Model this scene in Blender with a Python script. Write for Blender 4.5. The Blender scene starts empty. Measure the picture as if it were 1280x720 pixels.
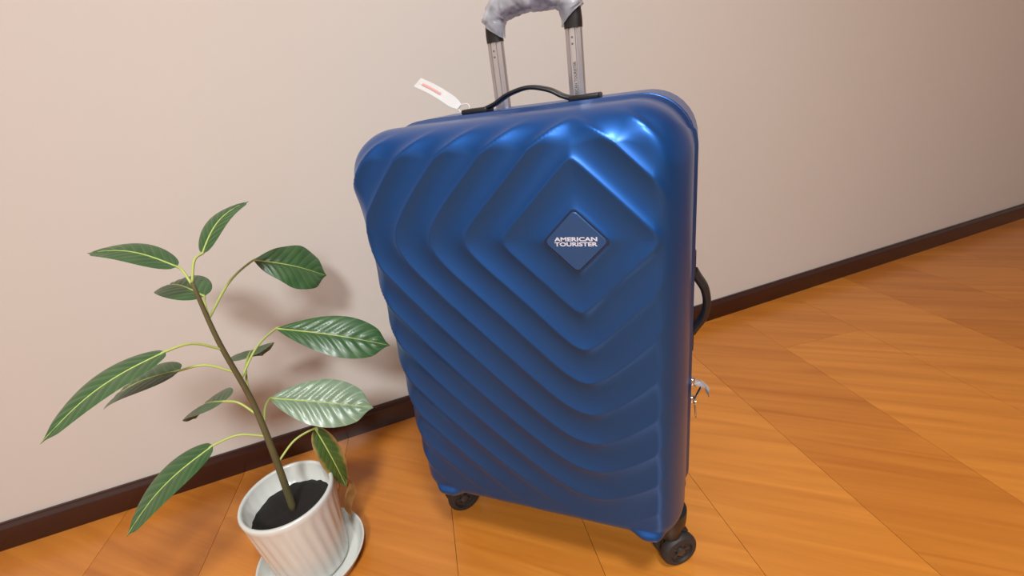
import bpy, bmesh, math, random
from mathutils import Vector, Matrix, noise

random.seed(11)
sc = bpy.context.scene
COL = sc.collection
PI = math.pi

# ---------------------------------------------------------------- camera
cam = bpy.data.cameras.new('camera')
cam.sensor_width = 36.0
cam.lens = 571.57 / 1280 * 36.0
cam.clip_start = 0.02
cam_o = bpy.data.objects.new('camera', cam)
COL.objects.link(cam_o)
cam_o.matrix_world = Matrix(((0.92442731, -0.03344851, 0.37988858, 0.24575844),
                             (0.35884823, 0.41346903, -0.83682215, -0.65792328),
                             (-0.12908171, 0.9099036, 0.39422501, 0.80147934),
                             (0, 0, 0, 1)))
sc.camera = cam_o

# ---------------------------------------------------------------- world, exposure
w = bpy.data.worlds.new('world')
sc.world = w
w.use_nodes = True
w.node_tree.nodes['Background'].inputs[0].default_value = (0.9, 0.9, 1.0, 1)
w.node_tree.nodes['Background'].inputs[1].default_value = 0.3
vs = sc.view_settings
vs.view_transform = 'Standard'
vs.look = 'None'
vs.gamma = 1.0
vs.use_curve_mapping = False
vs.exposure = -0.08

# room frame: U runs along the wall behind the suitcase, N points from it into the room
U = Vector((0.7522, 0.6589, 0))
N = Vector((0.6589, -0.7522, 0))
W0 = Vector((-0.495, 0.161, 0)) - N * 0.012
U0, U1, DEPTH, HT = -2.3, 3.4, 7.0, 2.5


def room(u, n, z=0.0):
    return W0 + U * u + N * n + Vector((0, 0, z))


NEAR_LAMP = Vector((0.62, -0.88, HT))
FAR_LAMP = Vector((0.85, -2.35, HT))
NEAR_W, FAR_W = 38.0, 95.0
WARM = (0.95, 1.0, 1.0)


# ---------------------------------------------------------------- helpers
def srgb(r, g, b):
    def f(c):
        c /= 255.0
        return c / 12.92 if c <= 0.04045 else ((c + 0.055) / 1.055) ** 2.4
    return (f(r), f(g), f(b), 1.0)


def mat(name, col, rough=0.5, metal=0.0, coat=0.0, coat_rough=0.1, vary=0.0, scale=8.0, bump=0.0, bump_scale=60.0, spec=0.5):
    m = bpy.data.materials.new(name)
    m.use_nodes = True
    nt = m.node_tree
    b = nt.nodes['Principled BSDF']
    b.inputs['Base Color'].default_value = col
    b.inputs['Roughness'].default_value = rough
    b.inputs['Metallic'].default_value = metal
    b.inputs['Coat Weight'].default_value = coat
    b.inputs['Coat Roughness'].default_value = coat_rough
    b.inputs['Specular IOR Level'].default_value = spec
    tc = nt.nodes.new('ShaderNodeTexCoord')
    if vary:
        nz = nt.nodes.new('ShaderNodeTexNoise')
        nz.inputs['Scale'].default_value = scale
        nz.inputs['Detail'].default_value = 5
        nt.links.new(tc.outputs['Object'], nz.inputs['Vector'])
        hs = nt.nodes.new('ShaderNodeMix')
        hs.data_type = 'RGBA'
        hs.inputs[6].default_value = tuple(c * (1 - vary) for c in col[:3]) + (1,)
        hs.inputs[7].default_value = tuple(min(1, c * (1 + vary)) for c in col[:3]) + (1,)
        nt.links.new(nz.outputs[0], hs.inputs[0])
        nt.links.new(hs.outputs[2], b.inputs['Base Color'])
    if bump:
        nb = nt.nodes.new('ShaderNodeTexNoise')
        nb.inputs['Scale'].default_value = bump_scale
        nb.inputs['Detail'].default_value = 4
        nt.links.new(tc.outputs['Object'], nb.inputs['Vector'])
        bp = nt.nodes.new('ShaderNodeBump')
        bp.inputs['Strength'].default_value = bump
        bp.inputs['Distance'].default_value = 0.002
        nt.links.new(nb.outputs[0], bp.inputs['Height'])
        nt.links.new(bp.outputs[0], b.inputs['Normal'])
    return m


def obj(name, bm, m, parent=None, smooth=True, loc=None):
    bmesh.ops.recalc_face_normals(bm, faces=bm.faces)
    me = bpy.data.meshes.new(name)
    bm.to_mesh(me)
    bm.free()
    if smooth is True:
        for p in me.polygons:
            p.use_smooth = True
    elif smooth:
        for p in me.polygons:
            p.use_smooth = True
        me.set_sharp_from_angle(angle=smooth)
    o = bpy.data.objects.new(name, me)
    COL.objects.link(o)
    if m:
        me.materials.append(m)
    if parent:
        o.parent = parent
        # parts are written in world coordinates
        o.matrix_parent_inverse = world_of(parent).inverted()
    return o


def world_of(o):
    if o.parent:
        return world_of(o.parent) @ o.matrix_parent_inverse @ o.matrix_basis
    return o.matrix_basis.copy()


def thing(name, label, cat, loc=(0, 0, 0), group=None):
    o = bpy.data.objects.new(name, None)
    o.empty_display_size = 0.05
    COL.objects.link(o)
    o.location = loc
    o['label'] = label
    o['category'] = cat
    if group:
        o['group'] = group
    return o


def tag(o, label, cat, group=None):
    o['label'] = label
    o['category'] = cat
    if group:
        o['group'] = group
    return o


def add_box(bm, c, s, mtx=None, bevel=0.0, seg=2):
    r = bmesh.ops.create_cube(bm, size=1.0)
    vs_ = r['verts']
    bmesh.ops.scale(bm, vec=s, verts=vs_)
    if bevel:
        es = list({e for v in vs_ for e in v.link_edges})
        r2 = bmesh.ops.bevel(bm, geom=es, offset=bevel, segments=seg, profile=0.5, affect='EDGES')
        vs_ = list({v for f in r2['faces'] for v in f.verts} | {v for v in vs_ if v.is_valid})
    if mtx is not None:
        bmesh.ops.transform(bm, matrix=mtx, verts=vs_)
    bmesh.ops.translate(bm, vec=c, verts=vs_)
    return vs_


def catmull(pts, n=8):
    P = [Vector(p) for p in pts]
    P = [P[0] * 2 - P[1]] + P + [P[-1] * 2 - P[-2]]
    out = []
    for i in range(1, len(P) - 2):
        for k in range(n):
            t = k / n
            a, b, c, d = P[i - 1], P[i], P[i + 1], P[i + 2]
            out.append(0.5 * ((2 * b) + (c - a) * t + (2 * a - 5 * b + 4 * c - d) * t * t + (3 * b - a - 3 * c + d) * t ** 3))
    out.append(P[-2])
    return out


def add_sweep(bm, path, rx, ry=None, seg=12, up=Vector((0, 1, 0)), cap=True, power=1.0, fn=None):
    """sweep an ellipse (rx sideways, ry along up) along a path; rx/ry may be functions of 0..1"""
    ry = ry if ry is not None else rx
    rings = []
    n = len(path)
    for i, p in enumerate(path):
        t = i / (n - 1)
        d = (path[min(i + 1, n - 1)] - path[max(i - 1, 0)]).normalized()
        s = d.cross(up)
        if s.length < 1e-4:
            s = d.cross(Vector((1, 0, 0)))
        s.normalize()
        u2 = s.cross(d).normalized()
        a = rx(t) if callable(rx) else rx
        b = ry(t) if callable(ry) else ry
        ring = []
        for k in range(seg):
            an = 2 * PI * k / seg
            c, q = math.cos(an), math.sin(an)
            c = math.copysign(abs(c) ** power, c)
            q = math.copysign(abs(q) ** power, q)
            v = p + s * (a * c) + u2 * (b * q)
            if fn:
                v = fn(v, t, an, p)
            ring.append(bm.verts.new(v))
        rings.append(ring)
    for r1, r2 in zip(rings, rings[1:]):
        for k in range(seg):
            bm.faces.new((r1[k], r1[(k + 1) % seg], r2[(k + 1) % seg], r2[k]))
    if cap:
        bm.faces.new(rings[0])
        bm.faces.new(rings[-1])
    return rings


def add_lathe(bm, prof, c, seg=48, axis=None, flute=None):
    """revolve (r, h) pairs around axis (default +z) through c"""
    ax = (axis or Vector((0, 0, 1))).normalized()
    a = ax.orthogonal().normalized()
    if abs(ax.z) > 0.99:
        a = Vector((1, 0, 0))
    b = ax.cross(a)
    c = Vector(c)
    rings = []
    for r, h in prof:
        if r < 1e-6:
            rings.append([bm.verts.new(c + ax * h)])
        else:
            ring = []
            for k in range(seg):
                t = 2 * PI * k / seg
                rr = r + (flute(t, h, r) if flute else 0)
                ring.append(bm.verts.new(c + ax * h + a * (rr * math.cos(t)) + b * (rr * math.sin(t))))
            rings.append(ring)
    for r1, r2 in zip(rings, rings[1:]):
        if len(r1) == 1 and len(r2) == 1:
            continue
        for k in range(seg):
            k2 = (k + 1) % seg
            if len(r1) == 1:
                bm.faces.new((r1[0], r2[k], r2[k2]))
            elif len(r2) == 1:
                bm.faces.new((r1[k], r1[k2], r2[0]))
            else:
                bm.faces.new((r1[k], r1[k2], r2[k2], r2[k]))


def sstep(a, b, x):
    t = max(0.0, min(1.0, (x - a) / (b - a)))
    return t * t * (3 - 2 * t)


# ---------------------------------------------------------------- materials
M = {}
M['wall'] = mat('wall_paint', srgb(206, 199, 193), 0.9, vary=0.02, scale=3, bump=0.05, bump_scale=220)
M['ceiling'] = mat('ceiling_paint', srgb(215, 212, 208), 0.95, vary=0.01)
M['baseboard'] = mat('mahogany', srgb(46, 14, 10), 0.22, coat=0.4, coat_rough=0.12, vary=0.25, scale=14)
M['gap'] = mat('floor_gap', srgb(70, 36, 12), 0.8)
M['black'] = mat('black_plastic', srgb(30, 27, 27), 0.42, vary=0.1, bump=0.08, bump_scale=300)
M['rubber'] = mat('wheel_rubber', srgb(40, 37, 36), 0.6, vary=0.1)
M['hub'] = mat('wheel_hub', srgb(52, 48, 47), 0.35)
M['zip'] = mat('zip_tape', srgb(22, 32, 62), 0.8, bump=0.4, bump_scale=500)
M['alu'] = mat('brushed_aluminium', srgb(206, 204, 206), 0.3, metal=0.9, vary=0.03, scale=30)
M['steel'] = mat('nickel', srgb(200, 198, 195), 0.22, metal=1.0)
M['groove'] = mat('tube_groove', srgb(120, 116, 118), 0.5, metal=0.5)
M['print_grey'] = mat('grey_print', srgb(92, 88, 92), 0.6)
M['paper'] = mat('tag_paper', srgb(248, 245, 242), 0.7, vary=0.02)
M['red'] = mat('red_print', srgb(222, 150, 142), 0.7)
M['silver_print'] = mat('silver_print', srgb(204, 206, 220), 0.4)
M['glaze'] = mat('pot_glaze', srgb(206, 206, 200), 0.25, coat=0.3, vary=0.06, scale=10)
M['soil'] = mat('soil', srgb(24, 18, 14), 0.95, vary=0.5, scale=60, bump=0.8, bump_scale=90)
M['stem'] = mat('stem_bark', srgb(92, 84, 52), 0.7, vary=0.2, scale=40)
M['rib'] = mat('leaf_rib', srgb(176, 190, 104), 0.5)
M['dry'] = mat('dry_leaf', srgb(176, 128, 72), 0.7, vary=0.25, scale=40)
M['string'] = mat('white_string', srgb(230, 226, 220), 0.8)

# floor board: object-space grain + a random tone per board
m = mat('floor_board', srgb(196, 118, 40), 0.3, coat=0.25, coat_rough=0.2)
nt = m.node_tree
b = nt.nodes['Principled BSDF']
tc = nt.nodes.new('ShaderNodeTexCoord')
oi = nt.nodes.new('ShaderNodeObjectInfo')
mp = nt.nodes.new('ShaderNodeMapping')
mp.inputs['Rotation'].default_value = (0, 0, math.radians(57))
mp.inputs['Scale'].default_value = (2.0, 34.0, 1.0)
ad = nt.nodes.new('ShaderNodeVectorMath')
ad.operation = 'ADD'
nz = nt.nodes.new('ShaderNodeTexNoise')
nz.inputs['Scale'].default_value = 1.0
nz.inputs['Detail'].default_value = 6
nz.inputs['Distortion'].default_value = 0.8
nt.links.new(tc.outputs['Object'], mp.inputs['Vector'])
nt.links.new(mp.outputs[0], ad.inputs[0])
nt.links.new(oi.outputs['Random'], ad.inputs[1])
nt.links.new(ad.outputs[0], nz.inputs['Vector'])
mx = nt.nodes.new('ShaderNodeMath')
mx.operation = 'MULTIPLY_ADD'
mx.inputs[1].default_value = 0.28
nt.links.new(oi.outputs['Random'], mx.inputs[0])
nt.links.new(nz.outputs[0], mx.inputs[2])
cr = nt.nodes.new('ShaderNodeValToRGB')
cr.color_ramp.elements[0].position = 0.25
cr.color_ramp.elements[0].color = srgb(172, 98, 30)
cr.color_ramp.elements[1].position = 1.1 if False else 1.0
cr.color_ramp.elements[1].color = srgb(212, 136, 54)
nt.links.new(mx.outputs[0], cr.inputs[0])
nt.links.new(cr.outputs[0], b.inputs['Base Color'])
M['board'] = m

# suitcase shell: satin blue metallic lacquer, fine texture
m = mat('blue_shell', srgb(18, 86, 164), 0.42, metal=0.8, coat=0.5, coat_rough=0.3, vary=0.04, scale=30, bump=0.05, bump_scale=900)
M['shell'] = m
M['badge'] = mat('badge_plate', srgb(44, 86, 142), 0.45, metal=0.5, coat=0.2)

# clear plastic film
m = bpy.data.materials.new('plastic_film')
m.use_nodes = True
nt = m.node_tree
b = nt.nodes['Principled BSDF']
b.inputs['Base Color'].default_value = srgb(182, 184, 192)
b.inputs['Roughness'].default_value = 0.25
tr = nt.nodes.new('ShaderNodeBsdfTransparent')
mix = nt.nodes.new('ShaderNodeMixShader')
nz = nt.nodes.new('ShaderNodeTexNoise')
nz.inputs['Scale'].default_value = 60
tc = nt.nodes.new('ShaderNodeTexCoord')
nt.links.new(tc.outputs['Object'], nz.inputs['Vector'])
ma = nt.nodes.new('ShaderNodeMath')
ma.operation = 'MULTIPLY_ADD'
ma.inputs[1].default_value = 0.5
ma.inputs[2].default_value = 0.42
nt.links.new(nz.outputs[0], ma.inputs[0])
nt.links.new(ma.outputs[0], mix.inputs[0])
nt.links.new(tr.outputs[0], mix.inputs[1])
nt.links.new(b.outputs[0], mix.inputs[2])
nt.links.new(mix.outputs[0], nt.nodes['Material Output'].inputs['Surface'])
M['film'] = m


def leaf_mat(name, dark, light, edge=None, rough=0.4):
    """uses the leaf's own UVs: u along the leaf, v across it (0.5 = midrib)"""
    m = mat(name, dark, rough, coat=0.2, coat_rough=0.2)
    nt = m.node_tree
    b = nt.nodes['Principled BSDF']
    tc = nt.nodes.new('ShaderNodeTexCoord')
    sp = nt.nodes.new('ShaderNodeSeparateXYZ')
    nt.links.new(tc.outputs['UV'], sp.inputs[0])
    a = nt.nodes.new('ShaderNodeMath'); a.operation = 'SUBTRACT'; a.inputs[1].default_value = 0.5
    nt.links.new(sp.outputs['Y'], a.inputs[0])
    ab = nt.nodes.new('ShaderNodeMath'); ab.operation = 'ABSOLUTE'
    nt.links.new(a.outputs[0], ab.inputs[0])
    # lateral veins, swept towards the tip
    k = nt.nodes.new('ShaderNodeMath'); k.operation = 'MULTIPLY_ADD'; k.inputs[1].default_value = -0.42
    nt.links.new(ab.outputs[0], k.inputs[0]); nt.links.new(sp.outputs['X'], k.inputs[2])
    fr = nt.nodes.new('ShaderNodeMath'); fr.operation = 'MULTIPLY'; fr.inputs[1].default_value = 9 * 2 * PI
    nt.links.new(k.outputs[0], fr.inputs[0])
    cs = nt.nodes.new('ShaderNodeMath'); cs.operation = 'COSINE'
    nt.links.new(fr.outputs[0], cs.inputs[0])
    rmp = nt.nodes.new('ShaderNodeMapRange')
    rmp.inputs['From Min'].default_value = 0.80; rmp.inputs['From Max'].default_value = 1.0
    rmp.inputs['To Max'].default_value = 0.45
    nt.links.new(cs.outputs[0], rmp.inputs['Value'])
    nz = nt.nodes.new('ShaderNodeTexNoise'); nz.inputs['Scale'].default_value = 35
    nt.links.new(tc.outputs['Object'], nz.inputs['Vector'])
    mul = nt.nodes.new('ShaderNodeMath'); mul.operation = 'MULTIPLY_ADD'; mul.inputs[1].default_value = 0.5
    nt.links.new(nz.outputs[0], mul.inputs[0]); nt.links.new(rmp.outputs[0], mul.inputs[2])
    mix = nt.nodes.new('ShaderNodeMix'); mix.data_type = 'RGBA'
    mix.inputs[6].default_value = dark; mix.inputs[7].default_value = light
    nt.links.new(mul.outputs[0], mix.inputs[0])
    out = mix.outputs[2]
    if edge:
        e = nt.nodes.new('ShaderNodeMath'); e.operation = 'MULTIPLY_ADD'; e.inputs[1].default_value = 0.3
        nt.links.new(nz.outputs[0], e.inputs[0]); nt.links.new(ab.outputs[0], e.inputs[2])
        r2 = nt.nodes.new('ShaderNodeMapRange')
        r2.inputs['From Min'].default_value = 0.50; r2.inputs['From Max'].default_value = 0.62
        nt.links.new(e.outputs[0], r2.inputs['Value'])
        m2 = nt.nodes.new('ShaderNodeMix'); m2.data_type = 'RGBA'
        m2.inputs[7].default_value = edge
        nt.links.new(out, m2.inputs[6]); nt.links.new(r2.outputs[0], m2.inputs[0])
        out = m2.outputs[2]
    nt.links.new(out, b.inputs['Base Color'])
    return m


M['leaf'] = leaf_mat('leaf_green', srgb(38, 76, 42), srgb(84, 118, 66))
M['leaf_sheen'] = leaf_mat('leaf_sheen_green', srgb(104, 128, 104), srgb(156, 172, 142), rough=0.34)  # leaf green paled, so the lamp's sheen is painted into the colour
M['leaf_edge'] = leaf_mat('leaf_dried_edge', srgb(48, 74, 30), srgb(84, 110, 48), edge=srgb(150, 120, 66))


# ---------------------------------------------------------------- room shell
def slab(name, u0, u1, n0, n1, z0, z1, m):
    bm = bmesh.new()
    vs_ = [bm.verts.new(room(u, n, z)) for z in (z0, z1) for u, n in ((u0, n0), (u1, n0), (u1, n1), (u0, n1))]
    for f in ((0, 1, 2, 3), (4, 5, 6, 7), (0, 1, 5, 4), (1, 2, 6, 5), (2, 3, 7, 6), (3, 0, 4, 7)):
        bm.faces.new([vs_[i] for i in f])
    o = obj(name, bm, m, smooth=False)
    o['kind'] = 'structure'
    return o


TH = 0.1
BZ = -0.012
floor = slab('floor', U0, U1, 0, DEPTH, BZ - 0.05, BZ, M['gap'])
slab('wall_back', U0 - TH, U1 + TH, -TH, 0, BZ - 0.05, HT, M['wall'])
slab('wall_front', U0 - TH, U1 + TH, DEPTH, DEPTH + TH, BZ - 0.05, HT, M['wall'])
slab('wall_left', U0 - TH, U0, 0, DEPTH, BZ - 0.05, HT, M['wall'])
slab('wall_right', U1, U1 + TH, 0, DEPTH, BZ - 0.05, HT, M['wall'])
slab('ceiling', U0 - TH, U1 + TH, -TH, DEPTH + TH, HT, HT + TH, M['ceiling'])


def baseboard(name, a, b_, inward, m):
    """profile swept along the wall foot from a to b"""
    prof = [(0, 0.0), (0.012, 0.0), (0.012, 0.050), (0.0105, 0.056), (0.0075, 0.060), (0.006, 0.067), (0, 0.067)]
    bm = bmesh.new()
    A = [bm.verts.new(a + inward * x + Vector((0, 0, z))) for x, z in prof]
    B = [bm.verts.new(b_ + inward * x + Vector((0, 0, z))) for x, z in prof]
    n = len(prof)
    for i in range(n):
        bm.faces.new((A[i], A[(i + 1) % n], B[(i + 1) % n], B[i]))
    bm.faces.new(A); bm.faces.new(B)
    o = obj(name, bm, m, smooth=0.5)
    o['kind'] = 'structure'
    return o


baseboard('baseboard_back', room(U0, 0), room(U1, 0), N, M['baseboard'])
baseboard('baseboard_left', room(U0, 0.012), room(U0, DEPTH), U, M['baseboard'])
baseboard('baseboard_right', room(U1, 0.012), room(U1, DEPTH), -U, M['baseboard'])


def clip(poly, p0, nrm):
    out = []
    for i in range(len(poly)):
        a, c = poly[i], poly[(i + 1) % len(poly)]
        da, dc = (a - p0).dot(nrm), (c - p0).dot(nrm)
        if da >= 0:
            out.append(a)
        if (da > 0) != (dc > 0) and abs(da - dc) > 1e-9:
            out.append(a + (c - a) * (da / (da - dc)))
    return out


PA = math.radians(-57)
PD = Vector((math.cos(PA), math.sin(PA), 0))
PW = Vector((-PD.y, PD.x, 0))
WID, LEN, GAP = 0.2555, 1.9, 0.0004
off0 = PW.dot(Vector((0.238, 0.1365, 0)))            # a joint runs through this floor point
corners = [room(U0, 0), room(U1, 0), room(U1, DEPTH), room(U0, DEPTH)]
ws = [(c.dot(PW) - off0) / WID for c in corners]
ds = [c.dot(PD) for c in corners]
for i in range(math.floor(min(ws)), math.ceil(max(ws))):
    s = min(ds) - random.random() * LEN
    while s < max(ds):
        q = [PD * d + PW * (off0 + wv) for d, wv in ((s + GAP, i * WID + GAP), (s + LEN - GAP, i * WID + GAP),
                                                      (s + LEN - GAP, (i + 1) * WID - GAP), (s + GAP, (i + 1) * WID - GAP))]
        for p0, nn in ((room(0, 0.0005), N), (room(0, DEPTH), -N), (room(U0, 0), U), (room(U1, 0), -U)):
            q = clip(q, p0, nn)
            if len(q) < 3:
                break
        s += LEN
        if len(q) < 3:
            continue
        cen = sum(q, Vector()) / len(q)
        if (max(v.dot(PD) for v in q) - min(v.dot(PD) for v in q)) * (max(v.dot(PW) for v in q) - min(v.dot(PW) for v in q)) < 0.002:
            continue
        bm = bmesh.new()
        lo = [bm.verts.new(v + Vector((0, 0, BZ))) for v in q]
        mid = [bm.verts.new(v + Vector((0, 0, -0.0004))) for v in q]
        hi = [bm.verts.new(v + (cen - v).normalized() * 0.0004) for v in q]
        n = len(q)
        for A, B in ((lo, mid), (mid, hi)):
            for k in range(n):
                bm.faces.new((A[k], A[(k + 1) % n], B[(k + 1) % n], B[k]))
        bm.faces.new(hi); bm.faces.new(lo)
        obj('plank', bm, M['board'], floor, smooth=False)


# ---------------------------------------------------------------- ceiling lamps
def ceiling_lamp(loc, watts, r, label):
    t = thing('ceiling_lamp', label, 'lamp', loc, 'round ceiling lamps')
    bm = bmesh.new()
    add_lathe(bm, [(0, 0), (r + 0.02, 0), (r + 0.02, -0.045), (r, -0.05), (r, -0.02), (0, -0.02)], loc, 40)
    obj('lamp_housing', bm, M['ceiling'], t, smooth=0.6)
    bm = bmesh.new()
    add_lathe(bm, [(r - 0.001, -0.022), (r - 0.001, -0.045), (r * 0.9, -0.062), (r * 0.5, -0.072), (0, -0.075)], loc, 40)
    dm = bpy.data.materials.get('lamp_diffuser')
    if not dm:
        dm = bpy.data.materials.new('lamp_diffuser')
        dm.use_nodes = True
        b = dm.node_tree.nodes['Principled BSDF']
        b.inputs['Base Color'].default_value = (0.9, 0.9, 0.88, 1)
        b.inputs['Emission Color'].default_value = WARM + (1,)
        b.inputs['Emission Strength'].default_value = 6.0
    obj('diffuser', bm, dm, t)
    l = bpy.data.lights.new('lamp_light', 'AREA')
    l.shape = 'DISK'
    l.size = 2 * r
    l.energy = watts
    l.color = WARM
    lo = bpy.data.objects.new('lamp_light', l)
    COL.objects.link(lo)
    lo.location = loc - Vector((0, 0, 0.08))
    lo.parent = t
    lo.matrix_parent_inverse = world_of(t).inverted()
    return t


ceiling_lamp(NEAR_LAMP, NEAR_W, 0.19, 'round white ceiling lamp nearest to the blue suitcase')
ceiling_lamp(FAR_LAMP, FAR_W, 0.3, 'wide round white ceiling lamp farther from the suitcase')

# ---------------------------------------------------------------- suitcase
SW, ZB, ZT, DF, DB = 0.4751, 0.1054, 0.7781, 0.1437, 0.150
BC = Vector((0.105, 0.624))      # centre of the badge on the front face
CASE = thing('suitcase', 'large blue hard-shell suitcase with stepped diamond relief standing on the wooden floor', 'suitcase', (0, 0, 0))
R0, DR, AMP = 0.0385, 0.0588, 0.0046
MEAN = -0.0028


def softabs(x, e):
    return math.sqrt(x * x + e * e) - e * 0.6


def ring_height(x, z):
    """concave bands between sharp diamond ridges round the badge"""
    dx, dz = x - BC.x, z - BC.y
    low = max(0.0, -dz)
    e = 0.005 + 0.060 * sstep(0.05, 0.45, low)
    r = softabs(dx, e) + softabs(dz, 0.006 + 0.03 * sstep(0.05, 0.3, -dx))
    if r < R0:
        return 0.0
    s = ((r - R0) / DR) % 1.0
    s = s ** 0.85
    h = -AMP * 4 * s * (1 - s)
    if r - R0 < DR:
        h *= 0.7
    # the bands soften right of the ring's lowest corner and die out before the edges
    f = 1 - 0.58 * sstep(0.0, 0.04, dx) * sstep(0.0, 0.06, -dz)
    f *= 1 - sstep(0.080, 0.124, dx)
    f *= 1 - 0.9 * sstep(ZB + 0.13, ZB + 0.04, z)
    return MEAN + (h - MEAN) * f


def shell(name, m, parent, y_face, y_open, wid, zb, zt, rc, rcb, re, rey, nx, nz_, relief):
    """one half of the case: face with rounded corners, rolled edge, wall to y_open"""
    sgn = 1 if y_open > y_face else -1           # direction from the face to the opening
    hx, hz, zc = wid / 2 - re, (zt - zb) / 2 - re, (zt + zb) / 2
    c_top, c_low = rc - re, rcb - re              # corner radii of the flat face
    bm = bmesh.new()

    def gridpos(i, j):
        x = -hx + 2 * hx * i / nx
        z = -hz + 2 * hz * j / nz_
        c = c_top if z > 0 else c_low
        a, b_ = abs(x) - (hx - c), abs(z) - (hz - c)
        if a > 0 and b_ > 0:
            a, b_ = a / c, b_ / c
            x2 = hx - c + c * a * math.sqrt(1 - b_ * b_ / 2)
            z2 = hz - c + c * b_ * math.sqrt(1 - a * a / 2)
            return math.copysign(x2, x), math.copysign(z2, z)
        return x, z

    V = {}
    for i in range(nx + 1):
        for j in range(nz_ + 1):
            x, z = gridpos(i, j)
            h = relief(x, z + zc, 0) if relief else 0
            V[i, j] = bm.verts.new((x, y_face - sgn * h, z + zc))
    for i in range(nx):
        for j in range(nz_):
            bm.faces.new((V[i, j], V[i + 1, j], V[i + 1, j + 1], V[i, j + 1]))
    border = [(i, 0) for i in range(nx)] + [(nx, j) for j in range(nz_)] + [(i, nz_) for i in range(nx, 0, -1)] + [(0, j) for j in range(nz_, 0, -1)]
    info = []
    for i, j in border:
        x, z = gridpos(i, j)
        c = c_top if z > 0 else c_low
        ax, az = abs(x) - (hx - c), abs(z) - (hz - c)
        if ax > 1e-9 and az > 1e-9:
            n2 = Vector((math.copysign(ax, x), math.copysign(az, z))).normalized()
        elif abs(abs(x) - hx) < 1e-9:
            n2 = Vector((math.copysign(1, x), 0))
        else:
            n2 = Vector((0, math.copysign(1, z)))
        info.append((x, z, n2))
    prev = [V[k] for k in border]
    side = abs(y_open - y_face) - rey
    steps = [('f', (k + 1) / 22 * PI / 2) for k in range(22)] + [('s', side * (k + 1) / 12) for k in range(12)]
    for kind, a in steps:
        ring = []
        for x, z, n2 in info:
            if kind == 'f':
                o2, dy, arc = re * math.sin(a), rey * (1 - math.cos(a)), (re + rey) / 2 * a
                nl = math.hypot(math.sin(a) / re, math.cos(a) / rey)
                nd = (math.sin(a) / re / nl, math.cos(a) / rey / nl)
            else:
                o2, dy, arc = re, rey + a, (re + rey) / 2 * PI / 2 + a
                nd = (1.0, 0.0)
            h = relief(x + n2.x * arc, z + zc + n2.y * arc, arc) if relief else 0
            px, pz = x + n2.x * (o2 + h * nd[0]), z + zc + n2.y * (o2 + h * nd[0])
            py = y_face + sgn * (dy - h * nd[1])
            ring.append(bm.verts.new((px, py, pz)))
        for k in range(len(ring)):
            k2 = (k + 1) % len(ring)
            bm.faces.new((prev[k], prev[k2], ring[k2], ring[k]))
        prev = ring
    # turned-in lip so the shell reads as a solid wall
    for ins, dy in ((0.004, 0.0015), (0.012, 0.0)):
        ring = []
        for x, z, n2 in info:
            o2 = re - ins
            ring.append(bm.verts.new((x + n2.x * o2, y_open + sgn * dy * 0, z + zc + n2.y * o2)))
        for k in range(len(ring)):
            k2 = (k + 1) % len(ring)
            bm.faces.new((prev[k], prev[k2], ring[k2], ring[k]))
        prev = ring
    return obj(name, bm, m, parent)


def front_relief(x, z, arc):
    h = ring_height(x, z)
    h = MEAN + (h - MEAN) * (1 - sstep(0.02, 0.060, arc))
    # the side wall sits back a little from the raised rim where the shell closes
    h += (-0.0008 - 0.0027 * sstep(ZT - 0.02, ZT - 0.002, z)) * sstep(0.060, 0.105, arc) + 0.0042 * sstep(0.143, 0.149, arc)
    # lips over the two front wheels: a ledge swelling out of the lower edge
    for wx in (-0.178, 0.188):
        lx = 1 - sstep(0.008, 0.036, abs(x - wx))
        if lx > 0 and z < 0.2:
            h += 0.010 * lx * sstep(0.146, 0.131, z) * (1 - sstep(0.05, 0.10, arc))
    return h


front = shell('front_shell', M['shell'], CASE, -DF, -0.005, SW, ZB, ZT, 0.075, 0.055, 0.041, 0.075, 260, 366, front_relief)


def rear_relief(x, z, arc):
    # plain upright grooves on the back half
    g = sum(math.exp(-((x - k) / 0.006) ** 2) for k in (-0.15, -0.05, 0.05, 0.15))
    return -0.004 * g * (1 - sstep(0.0, 0.03, arc))


shell('rear_shell', M['shell'], CASE, DB, 0.009, SW - 0.004, ZB + 0.003, ZT - 0.002, 0.073, 0.053, 0.04, 0.04, 70, 90, rear_relief)


def band(name, m, y0, y1, wid, zb, zt, rc, thick):
    bm = bmesh.new()
    pts = []
    hx, hz, zc = wid / 2, (zt - zb) / 2, (zt + zb) / 2
    for sx, sz, a0 in ((1, 1, 0), (-1, 1, 90), (-1, -1, 180), (1, -1, 270)):
        for k in range(13):
            a = math.radians(a0 + 90 * k / 12)
            pts.append((sx * (hx - rc) + rc * math.cos(a), sz * (hz - rc) + rc * math.sin(a), math.cos(a), math.sin(a)))
    n = len(pts)
    rings = []
    for y, d in ((y0, 0), (y1, 0), (y1, -thick), (y0, -thick)):
        rings.append([bm.verts.new((x + nx_ * d, y, zc + z + nz2 * d)) for x, z, nx_, nz2 in pts])
    for a, b_ in zip(rings, rings[1:] + rings[:1]):
        for k in range(n):
            bm.faces.new((a[k], a[(k + 1) % n], b_[(k + 1) % n], b_[k]))
    return obj(name, bm, m, CASE, smooth=0.7)


band('zip_tape', M['zip'], -0.006, 0.010, SW - 0.012, ZB + 0.006, ZT - 0.006, 0.07, 0.006)

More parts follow.
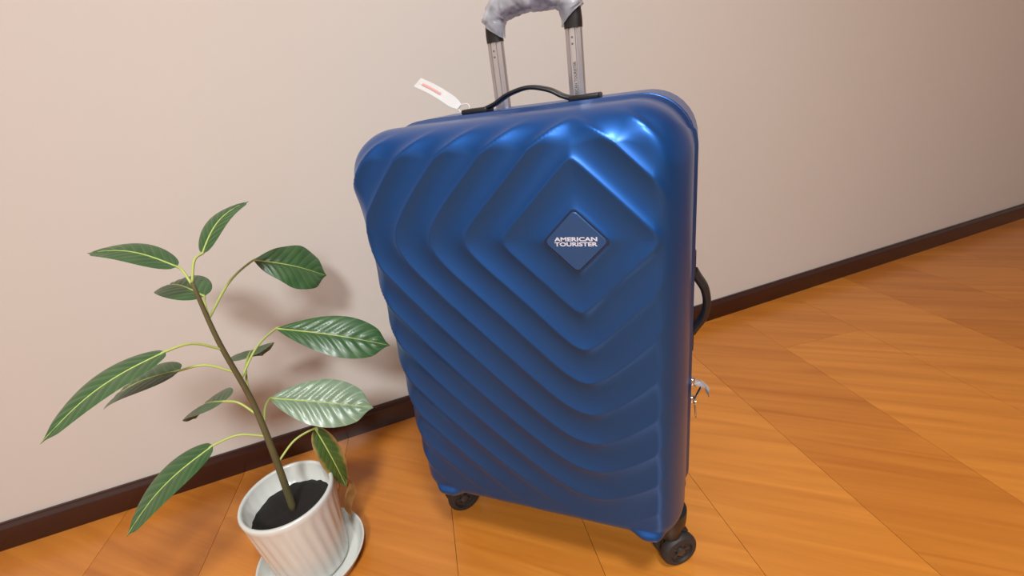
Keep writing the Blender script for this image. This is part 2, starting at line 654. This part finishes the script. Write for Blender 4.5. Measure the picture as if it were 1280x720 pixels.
# badge: recessed diamond plate with the maker's lettering as printed on it
bm = bmesh.new()
plate = []
for ins, y in ((0.0, 0.0008), (0.0, -0.0008), (0.0012, -0.0016)):
    ring = []
    for k in range(4):
        a0 = k * PI / 2
        cc = Vector((math.cos(a0), math.sin(a0))) * (0.0385 - 0.008 - ins)
        for q in range(7):
            a = a0 - PI / 4 + PI / 2 * q / 6
            p = cc + Vector((math.cos(a), math.sin(a))) * 0.0056 + Vector((math.cos(a0), math.sin(a0))) * 0.0012
            ring.append(bm.verts.new((BC.x + p.x, -DF + 0.0004 + y, BC.y + p.y)))
    plate.append(ring)
for r1, r2 in zip(plate, plate[1:]):
    for k in range(len(r1)):
        bm.faces.new((r1[k], r1[(k + 1) % len(r1)], r2[(k + 1) % len(r1)], r2[k]))
bm.faces.new(plate[-1]); bm.faces.new(plate[0])
badge = obj('badge', bm, M['badge'], CASE, smooth=0.5)
badge['label'] = 'small diamond badge with white lettering'
# thin dark ring round the badge
bm = bmesh.new()
rr = []
for s_, y in ((0.0378, -0.0002), (0.0405, -0.0002), (0.0405, -0.0008), (0.0378, -0.0008)):
    ring = []
    for k in range(4):
        a0 = k * PI / 2
        for q in range(7):
            a = a0 - PI / 4 + PI / 2 * q / 6
            p = Vector((math.cos(a0), math.sin(a0))) * (s_ - 0.0068) + Vector((math.cos(a), math.sin(a))) * 0.0056 + Vector((math.cos(a0), math.sin(a0))) * 0.0012
            ring.append(bm.verts.new((BC.x + p.x, -DF + y, BC.y + p.y)))
    rr.append(ring)
for r1, r2 in zip(rr, rr[1:] + rr[:1]):
    for k in range(len(r1)):
        bm.faces.new((r1[k], r1[(k + 1) % len(r1)], r2[(k + 1) % len(r1)], r2[k]))
obj('badge_rim', bm, M['zip'], badge, smooth=0.5)


def text_mesh(name, body, width, height, mtx, m, parent, bold=0.012):
    cu = bpy.data.curves.new('lettering', 'FONT')
    cu.body = body
    cu.align_x = 'CENTER'
    cu.align_y = 'CENTER'
    cu.offset = bold
    cu.extrude = 0.01
    cu.resolution_u = 3
    tmp = bpy.data.objects.new('lettering', cu)
    COL.objects.link(tmp)
    dg = bpy.context.evaluated_depsgraph_get()
    me = bpy.data.meshes.new_from_object(tmp.evaluated_get(dg))
    bpy.data.objects.remove(tmp)
    xs = [v.co.x for v in me.vertices]; ys = [v.co.y for v in me.vertices]
    sx, sy = width / (max(xs) - min(xs)), height / (max(ys) - min(ys))
    cx_, cy_ = (max(xs) + min(xs)) / 2, (max(ys) + min(ys)) / 2
    for v in me.vertices:
        v.co = mtx @ Vector(((v.co.x - cx_) * sx, (v.co.y - cy_) * sy, v.co.z * 0.02))
    me.materials.clear()
    me.materials.append(m)
    o = bpy.data.objects.new(name, me)
    COL.objects.link(o)
    o.parent = parent
    o.matrix_parent_inverse = world_of(parent).inverted()
    return o


FACE = Matrix(((1, 0, 0, 0), (0, 0, -1, 0), (0, 1, 0, 0), (0, 0, 0, 1)))      # text x -> x, text y -> z, facing -y
yb = -DF - 0.0014
text_mesh('lettering', 'AMERICAN', 0.0530, 0.0052, Matrix.Translation((BC.x + 0.000, yb, BC.y + 0.0038)) @ FACE, M['silver_print'], badge, 0.03)
text_mesh('lettering', 'TOURISTER', 0.0530, 0.0052, Matrix.Translation((BC.x + 0.000, yb, BC.y - 0.0026)) @ FACE, M['silver_print'], badge, 0.03)


# wheels: swivelling twin casters
def caster(x, y, axis, label=None):
    bm = bmesh.new()
    add_lathe(bm, [(0, 0.060), (0.016, 0.060), (0.020, 0.066), (0.022, 0.082), (0.027, 0.096), (0.028, 0.112), (0.028, 0.125), (0, 0.125)], (x, y, 0), 24)
    c = Vector((x, y, 0)) - Vector((axis.y, -axis.x, 0)) * 0.010
    # fork: hooded arch over the wheels
    path = [c + Vector((axis.y, -axis.x, 0)) * (0.0365 * math.cos(a)) + Vector((0, 0, 0.0335 + 0.0365 * math.sin(a))) for a in [PI * (0.32 + 0.36 * k / 14) for k in range(15)]]
    add_sweep(bm, path, 0.012, 0.0025, 10, up=Vector((0, 0, 1)).cross(axis).cross(axis) * 0 + axis.cross(Vector((0, 0, 1))) * 0 + Vector((0, 0, 1)), power=0.6)
    add_box(bm, c + Vector((0, 0, 0.043)), (0.007, 0.05, 0.028), Matrix.Rotation(math.atan2(-axis.x, axis.y), 4, 'Z') @ Matrix.Rotation(0, 4, 'X') @ Matrix.Rotation(PI / 2, 4, 'Z'), 0.003)
    house = obj('wheel_housing', bm, M['black'], CASE, smooth=0.7)
    for s in (-1, 1):
        cc = c + axis * (s * 0.0135) + Vector((0, 0, 0.0335))
        ax = axis * s
        bm = bmesh.new()
        add_lathe(bm, [(0.012, -0.009), (0.028, -0.009), (0.0325, -0.006), (0.0335, 0.0), (0.0325, 0.005), (0.0295, 0.0085), (0.0215, 0.0098), (0.0205, 0.006), (0.012, 0.006)], cc, 40, ax)
        wh = obj('wheel', bm, M['rubber'], CASE, smooth=0.7)
        bm = bmesh.new()
        add_lathe(bm, [(0.0203, -0.006), (0.0203, 0.004), (0.0165, 0.005), (0.0155, 0.003), (0.009, 0.003), (0.0078, 0.0085), (0.005, 0.0095), (0, 0.0095)], cc, 32, ax)
        for k in range(5):
            a = 2 * PI * k / 5
            e1 = ax.orthogonal().normalized()
            e2 = ax.cross(e1)
            d = e1 * math.cos(a) + e2 * math.sin(a)
            mt = Matrix((d, d.cross(ax), ax)).transposed().to_4x4()
            add_box(bm, cc + d * 0.0125 + ax * 0.0045, (0.010, 0.0035, 0.004), mt)
        obj('hub', bm, M['hub'], wh, smooth=0.6)
    return house


def caster_at(cx_, cy_, axis):
    axis = Vector(axis).normalized()
    c = Vector((cx_, cy_, 0)) + Vector((axis.y, -axis.x, 0)) * 0.010
    caster(c.x, c.y, axis)


caster_at(0.218, -0.061, (0.62, -0.78, 0))
caster_at(-0.211, -0.058, (0.72, -0.69, 0))
caster_at(0.200, 0.095, (0.9, 0.43, 0))
caster_at(-0.200, 0.095, (0.95, -0.3, 0))

# carry handle on the top
CY = 0.032
ZTOP = ZT - 0.001
bm = bmesh.new()
path = catmull([(-0.066, CY, ZTOP + 0.004), (-0.05, CY, ZTOP + 0.009), (-0.028, CY, ZTOP + 0.019), (0.004, CY, ZTOP + 0.0245), (0.034, CY, ZTOP + 0.018), (0.054, CY, ZTOP + 0.0075), (0.066, CY, ZTOP + 0.003)], 8)
add_sweep(bm, path, 0.0115, 0.0032, 16, up=Vector((0, 0, 1)), power=0.7)
handle = obj('carry_handle', bm, M['black'], CASE, smooth=0.8)
for s in (-1, 1):
    bm = bmesh.new()
    add_box(bm, (0.002 + s * 0.085, CY, ZTOP + 0.002), (0.044, 0.03, 0.008), None, 0.0028, 3)
    obj('handle_mount', bm, M['black'], handle, smooth=0.8)

# side handle on the right wall
SX = SW / 2 - 0.003
bm = bmesh.new()
path = catmull([(SX + 0.002, 0.045, 0.405), (SX + 0.008, 0.045, 0.416), (SX + 0.018, 0.045, 0.434), (SX + 0.022, 0.045, 0.458), (SX + 0.018, 0.045, 0.482), (SX + 0.008, 0.045, 0.500), (SX + 0.002, 0.045, 0.511)], 8)
add_sweep(bm, path, 0.0125, 0.0062, 16, up=Vector((1, 0, 0)), power=0.7)
sh = obj('side_handle', bm, M['black'], CASE, smooth=0.8)
for z in (0.392, 0.524):
    bm = bmesh.new()
    add_box(bm, (SX + 0.001, 0.045, z), (0.007, 0.03, 0.036), None, 0.0028, 3)
    obj('handle_mount', bm, M['black'], sh, smooth=0.8)

# zip pulls hanging at the right seam
for zz, dz in ((0.335, 0.0), (0.300, 0.01)):
    bm = bmesh.new()
    add_box(bm, (SX + 0.004, 0.003, zz), (0.009, 0.010, 0.014), None, 0.0025, 2)
    zp = obj('zip_slider', bm, M['steel'], CASE, smooth=0.8)
    bm = bmesh.new()
    p0 = Vector((SX + 0.009, 0.003, zz - 0.002))
    tilt = Matrix.Rotation(0.35 if dz == 0 else -0.1, 4, 'Y')
    add_lathe(bm, [(0.0028, -0.001), (0.0045, -0.001), (0.0045, 0.001), (0.0028, 0.001), (0.0028, -0.001)], p0 + Vector((0.001, 0, -0.003)), 16, Vector((1, 0.2, 0)))
    add_box(bm, p0 + Vector((0.005 if dz == 0 else 0.002, 0, -0.019)), (0.0025, 0.008, 0.028), tilt, 0.001, 2)
    obj('zip_pull', bm, M['steel'], zp, smooth=0.8)
bm = bmesh.new()
rows = []
for i in range(9):
    t = i / 8
    row = []
    for j in range(5):
        s = j / 4 - 0.5
        row.append(bm.verts.new((SX + 0.010 + 0.022 * t + 0.003 * math.sin(5 * t + 3 * s), 0.0 + 0.016 * s * (0.5 + t), 0.338 - 0.022 * t * t + 0.004 * math.cos(7 * s + 4 * t))))
    rows.append(row)
for a, c in zip(rows, rows[1:]):
    for j in range(4):
        bm.faces.new((a[j], a[j + 1], c[j + 1], c[j]))
bmesh.ops.solidify(bm, geom=bm.faces[:], thickness=0.0006)
zt_ = obj('zip_tag', bm, M['film'], CASE)
zt_['label'] = 'scrap of clear film at the zip'

# telescopic handle
TY = 0.0895
GP = []
tel = bpy.data.objects.new('telescopic_handle', None)
COL.objects.link(tel)
tel.parent = CASE
tel.location = (0, TY, ZTOP)
for s in (-1, 1):
    bm = bmesh.new()
    zt0, zt1 = 0.70, 0.8745
    x = s * 0.0625
    # outline of the extrusion: rounded flat bar with two long grooves on its front
    o2 = [(-0.0125, -0.002), (-0.0112, -0.006), (-0.0060, -0.0075), (-0.0052, -0.0060), (-0.0040, -0.0060), (-0.0032, -0.0078), (0.0032, -0.0078), (0.0040, -0.0060),
          (0.0052, -0.0060), (0.0060, -0.0075), (0.0112, -0.006), (0.0125, -0.002), (0.0125, 0.002), (0.0112, 0.006), (0.006, 0.0075), (-0.006, 0.0075), (-0.0112, 0.006), (-0.0125, 0.002)]
    A = [bm.verts.new((x + a, TY + b_, zt0)) for a, b_ in o2]
    B = [bm.verts.new((x + a, TY + b_, zt1)) for a, b_ in o2]
    n = len(o2)
    for k in range(n):
        bm.faces.new((A[k], A[(k + 1) % n], B[(k + 1) % n], B[k]))
    bm.faces.new(A); bm.faces.new(B)
    tube = obj('handle_tube', bm, M['alu'], tel, smooth=0.3)
    bm = bmesh.new()
    for zz in (0.860, 0.8515):
        add_lathe(bm, [(0, 0.0003), (0.0016, 0.0003), (0.0016, -0.0003), (0, -0.0003)], (x - 0.0012, TY - 0.0079, zz), 12, Vector((0, 1, 0)))
    obj('rivet_marks', bm, M['groove'], tube, smooth=False)
    if s == 1:
        VERT = Matrix(((0, -1, 0, 0), (0, 0, -1, 0), (1, 0, 0, 0), (0, 0, 0, 1)))
        text_mesh('tube_lettering', 'AMERICAN TOURISTER', 0.056, 0.0045, Matrix.Translation((x + 0.0002, TY - 0.0079, 0.800)) @ VERT, M['print_grey'], tube, 0.03)
bm = bmesh.new()
pts = [(-0.0625, 0.872), (-0.0625, 0.885), (-0.060, 0.901), (-0.050, 0.914), (-0.030, 0.919), (0, 0.921), (0.030, 0.919), (0.050, 0.914), (0.060, 0.901), (0.0625, 0.885), (0.0625, 0.872)]
gpath = catmull([(a, TY, z) for a, z in pts], 6)
add_sweep(bm, gpath, 0.0132, 0.0105, 20, up=Vector((0, 1, 0)), power=0.75)
grip = obj('grip', bm, M['black'], tel, smooth=0.8)
bm = bmesh.new()
add_box(bm, (0, TY, 0.931), (0.03, 0.012, 0.008), None, 0.003, 3)
obj('release_button', bm, M['black'], grip, smooth=0.8)
# crumpled film still wrapped round the grip
bm = bmesh.new()
wp = gpath[7:-7]
wp = catmull([wp[i] for i in range(0, len(wp), 2)], 7)


def crumple(v, t, an, p):
    d = v - p
    k = 0.0028 * noise.noise(v * 70) + 0.0011 * noise.noise(v * 190) + 0.0007 * math.sin(an * 3 + t * 40)
    end = sstep(0.10, 0.0, t) + sstep(0.90, 1.0, t)
    out = p + d * (1 + (k - 0.0022 * end) / max(d.length, 1e-4))
    # slanted mouths at both ends: long on the inner side of the bend, short on the outer
    inner = -d.x / 0.0175 if t > 0.5 else d.x / 0.0175
    out.z -= 0.011 * end * inner
    return out


add_sweep(bm, wp, 0.0178, 0.0178, 48, up=Vector((0, 1, 0)), cap=False, fn=crumple)
wr = obj('plastic_wrap', bm, M['film'], grip)
wr['label'] = 'crumpled clear plastic wrap'

# ---------------------------------------------------------------- hang tag on the carry handle
bm = bmesh.new()
base = Vector((-0.121, 0.046, 0.788)); tip = Vector((-0.198, 0.060, 0.8335))
axis = (tip - base)
side = axis.cross(Vector((-0.35, 0.75, -0.56))).normalized()
nrm = axis.cross(side).normalized()
rows = []
for i in range(13):
    t = i / 12
    row = []
    wd = 0.0095 * (1 if t > 0.12 else 0.55 + 0.45 * t / 0.12)
    for j in range(5):
        s = (j / 4 - 0.5) * 2
        row.append(bm.verts.new(base + axis * t + side * (wd * s * (1)) + nrm * (0.006 * math.sin(PI * t))))
    rows.append(row)
for a, c in zip(rows, rows[1:]):
    for j in range(4):
        bm.faces.new((a[j], a[j + 1], c[j + 1], c[j]))
bmesh.ops.solidify(bm, geom=bm.faces[:], thickness=0.0008)
TAG = thing('hang_tag', 'white paper hang tag with a red mark sticking out beside the black carry handle', 'tag', base)
card = obj('card', bm, M['paper'], TAG, smooth=0.6)
bm = bmesh.new()
for t0, t1, s0, s1 in ((0.40, 0.86, -0.15, 0.22),):
    g = []
    for i in range(9):
        t = t0 + (t1 - t0) * i / 8
        g.append([bm.verts.new(base + axis * t + side * (0.0095 * s) + nrm * (0.006 * math.sin(PI * t) + o_)) for s, o_ in ((s0, 0.0012), (s1, 0.0012))])
    g2 = []
    for i in range(9):
        t = t0 + (t1 - t0) * i / 8
        g2.append([bm.verts.new(base + axis * t + side * (0.0095 * s) + nrm * (0.006 * math.sin(PI * t) - 0.0012)) for s in (s0, s1)])
    for gg in (g, g2):
        for a, c in zip(gg, gg[1:]):
            bm.faces.new((a[0], a[1], c[1], c[0]))
obj('red_mark', bm, M['red'], card)
bm = bmesh.new()
lp = [Vector((-0.114 + 0.006 * math.cos(a) * 1.6, CY + 0.017 + 0.004 * math.sin(a), ZTOP + 0.008 + 0.006 * math.sin(a))) for a in [2 * PI * k / 20 for k in range(21)]]
add_sweep(bm, lp, 0.0007, 0.0007, 6, cap=False)
obj('string_loop', bm, M['string'], TAG)

# ---------------------------------------------------------------- potted plant
PC = Vector((-0.440, -0.262, 0))
PH, PRT, PRB = 0.185, 0.080, 0.066
PLANT = thing('potted_plant', 'leafy green plant in a pale fluted pot on a saucer, left of the blue suitcase', 'plant', PC + Vector((0, 0, 0.009)))
bm = bmesh.new()


def flute(t, h, r):
    return 0.0007 * math.sin(26 * t + h * 30) if 0.02 < h < PH - 0.02 and r > 0.06 else 0.0


prof = [(0, 0.009), (PRB - 0.006, 0.009), (PRB, 0.014)]
for k in range(1, 22):
    t = k / 22
    prof.append((PRB + (PRT - PRB) * t, 0.014 + (PH - 0.02 - 0.014) * t))
prof += [(PRT + 0.001, PH - 0.012), (PRT + 0.002, PH - 0.004), (PRT, PH), (PRT - 0.004, PH), (PRT - 0.0055, PH - 0.004), (PRT - 0.009, PH - 0.05), (0, PH - 0.05)]
add_lathe(bm, prof, PC, 208, flute=flute)
pot = obj('pot', bm, M['glaze'], PLANT)
bm = bmesh.new()
prof = [(0, PH - 0.038)] + [(r_, PH - 0.038 + 0.003 * math.sin(r_ * 300)) for r_ in (0.015, 0.03, 0.045, 0.06)] + [(PRT - 0.0075, PH - 0.043), (PRT - 0.009, PH - 0.049), (0, PH - 0.049)]
add_lathe(bm, prof, PC, 40)
for v in bm.verts:
    v.co.z += 0.004 * noise.noise(v.co * 80) if v.co.z > PH - 0.045 else 0
obj('soil', bm, M['soil'], PLANT)

bm = bmesh.new()
add_lathe(bm, [(0, 0.0), (0.078, 0.0), (0.086, 0.003), (0.099, 0.026), (0.101, 0.030), (0.1005, 0.032), (0.0985, 0.032), (0.0965, 0.028), (0.085, 0.0085), (0.080, 0.007), (0, 0.007)], PC, 72)
tag(obj('saucer', bm, M['glaze'], None), 'white glazed saucer under the pale plant pot', 'saucer')

# stem
top = PC + Vector((-0.02, 0.01, 0.60))
spath = catmull([PC + Vector((0, 0, PH - 0.045)), PC + Vector((0.006, 0.004, 0.27)), PC + Vector((-0.004, 0.012, 0.38)), PC + Vector((-0.012, 0.006, 0.50)), top], 8)
bm = bmesh.new()
add_sweep(bm, spath, lambda t: 0.0065 * (1 - 0.55 * t), None, 12, up=Vector((1, 0, 0)))
obj('stem', bm, M['stem'], PLANT)


def stem_at(z):
    return min(spath, key=lambda p: abs(p.z - z)).copy()


def leaf(base, tip, nrm, wid, m, attach, bend=0.02, cup=0.12, bumps=0.0022, pet=0.006, blunt=0.75, label=None, wave=0.0):
    base, tip = Vector(base), Vector(tip)
    L = (tip - base).length
    d = (tip - base).normalized()
    n = Vector(nrm)
    n = (n - d * n.dot(d)).normalized()
    s_ = d.cross(n).normalized()
    NT, NS = 44, 24
    bm = bmesh.new()
    uv = bm.loops.layers.uv.new('UVMap')

    def pos(t, s):
        hw = wid / 2 * (math.sin(PI * t ** blunt) ** 0.62) if 0 < t < 1 else 0.0
        # drawn-out tip
        hw *= 1 - 0.75 * sstep(0.86, 1.0, t)
        q = base + d * (L * t) + n * (bend * math.sin(PI * t))
        k = (t - 0.21 * abs(s)) * 9
        bmp = bumps * (0.5 - 0.5 * math.cos(2 * PI * k)) * (1 - s * s) * min(1, abs(s) * 5) * sstep(0, 0.12, t) * sstep(1, 0.88, t)
        h = cup * hw * (abs(s) - 0.25) - cup * 0.8 * hw * s * s * abs(s) + bmp + wave * math.sin(t * 17 + s * 2) * s * s
        return q + s_ * (hw * s) + n * h
    V = [[bm.verts.new(pos(i / NT, -1 + 2 * j / NS)) for j in range(NS + 1)] for i in range(NT + 1)]
    for i in range(NT):
        for j in range(NS):
            f = bm.faces.new((V[i][j], V[i + 1][j], V[i + 1][j + 1], V[i][j + 1]))
            for lp_, (a, c) in zip(f.loops, ((i, j), (i + 1, j), (i + 1, j + 1), (i, j + 1))):
                lp_[uv].uv = (a / NT, c / NS)
    bmesh.ops.remove_doubles(bm, verts=bm.verts, dist=1e-6)
    lf = obj('leaf', bm, m, PLANT)
    if label:
        lf['label'] = label
    bm = bmesh.new()
    rib = [pos(k / 24 * 0.985, 0) + n * 0.0004 for k in range(25)]
    add_sweep(bm, rib, lambda t: 0.0015 * (1 - 0.75 * t), None, 8, up=n)
    obj('midrib', bm, M['rib'], lf)
    a = stem_at(attach)
    pp = catmull([a, a.lerp(base, 0.5) + Vector((0, 0, 0.012)), base, base + d * 0.008 + n * 0.001], 7)
    bm = bmesh.new()
    add_sweep(bm, pp, 0.0020, None, 8, up=n)
    obj('petiole', bm, M['rib'], lf)
    return lf


CAMD = (cam_o.matrix_world.translation)
# leaves the photograph shows, left of the case
leaf((-0.485, -0.132, 0.452), (-0.3140, -0.0375, 0.3745), (0.20, -0.60, 0.75), 0.082, M['leaf'], 0.43, bend=0.014, bumps=0.0032, blunt=1.35, label='deep green leaf reaching towards the case')
leaf((-0.474, -0.200, 0.345), (-0.3270, -0.1126, 0.2795), (0.50, -0.45, 0.72), 0.090, M['leaf_sheen'], 0.33, bend=0.008, bumps=0.0042, blunt=1.2, label='bumpy glossy leaf with lamp sheen painted in as paler green')
leaf((-0.4120, -0.182, 0.272), (-0.384, -0.184, 0.132), (0.80, -0.35, 0.3), 0.044, M['leaf_edge'], 0.25, bend=0.010, bumps=0.001, wave=0.002, label='drooping leaf with a dried brown edge')
leaf((-0.535, -0.09, 0.572), (-0.4725, 0.009, 0.4999), (0.30, -0.55, 0.75), 0.098, M['leaf'], 0.54, bend=0.012, blunt=1.3, wave=0.002)
# the rest of the plant
others = [((-0.50, -0.30, 0.47), (-0.63, -0.36, 0.42), 0.075, 0.44), ((-0.47, -0.32, 0.52), (-0.52, -0.47, 0.47), 0.075, 0.49),
          ((-0.50, -0.26, 0.38), (-0.65, -0.24, 0.30), 0.08, 0.35), ((-0.50, -0.22, 0.56), (-0.64, -0.20, 0.56), 0.07, 0.53),
          ((-0.50, -0.24, 0.62), (-0.61, -0.29, 0.66), 0.06, 0.59), ((-0.46, -0.22, 0.635), (-0.45, -0.12, 0.69), 0.05, 0.60),
          ((-0.49, -0.31, 0.33), (-0.56, -0.44, 0.25), 0.075, 0.31), ((-0.49, -0.20, 0.43), (-0.60, -0.10, 0.36), 0.08, 0.40)]
for k, (a, c, wd, at) in enumerate(others):
    dd = (Vector(c) - Vector(a)).normalized()
    leaf(a, c, Vector((0.05, -0.1, 1)) + dd * 0.3, wd, M['leaf'], at, bend=0.015, bumps=0.002)
# withered scrap clinging to the outside of the pot
bm = bmesh.new()
A = Vector((-0.3855, -0.180, 0.158)); B = Vector((-0.3915, -0.1825, 0.056))
rows = []
for i in range(17):
    t = i / 16
    c = A.lerp(B, t) + Vector((0.006 * math.sin(6 * t), 0.006 * math.sin(5 * t), 0))
    wd = 0.010 * math.sin(PI * (0.08 + 0.9 * t)) ** 0.8
    row = []
    for j in range(5):
        s = j / 2 - 1
        row.append(bm.verts.new(c + Vector((0.59, 0.81, 0)) * 0.0 + Vector((0.92, 0.36, -0.13)) * (wd * s) + Vector((0.5, -0.8, 0)) * (0.004 * s * s + 0.002 * math.sin(t * 20 + s))))
    rows.append(row)
for a, c in zip(rows, rows[1:]):
    for j in range(4):
        bm.faces.new((a[j], a[j + 1], c[j + 1], c[j]))
bmesh.ops.solidify(bm, geom=bm.faces[:], thickness=0.0005)
lf = obj('leaf', bm, M['dry'], PLANT)
lf['label'] = 'withered tan leaf hanging over the pot'
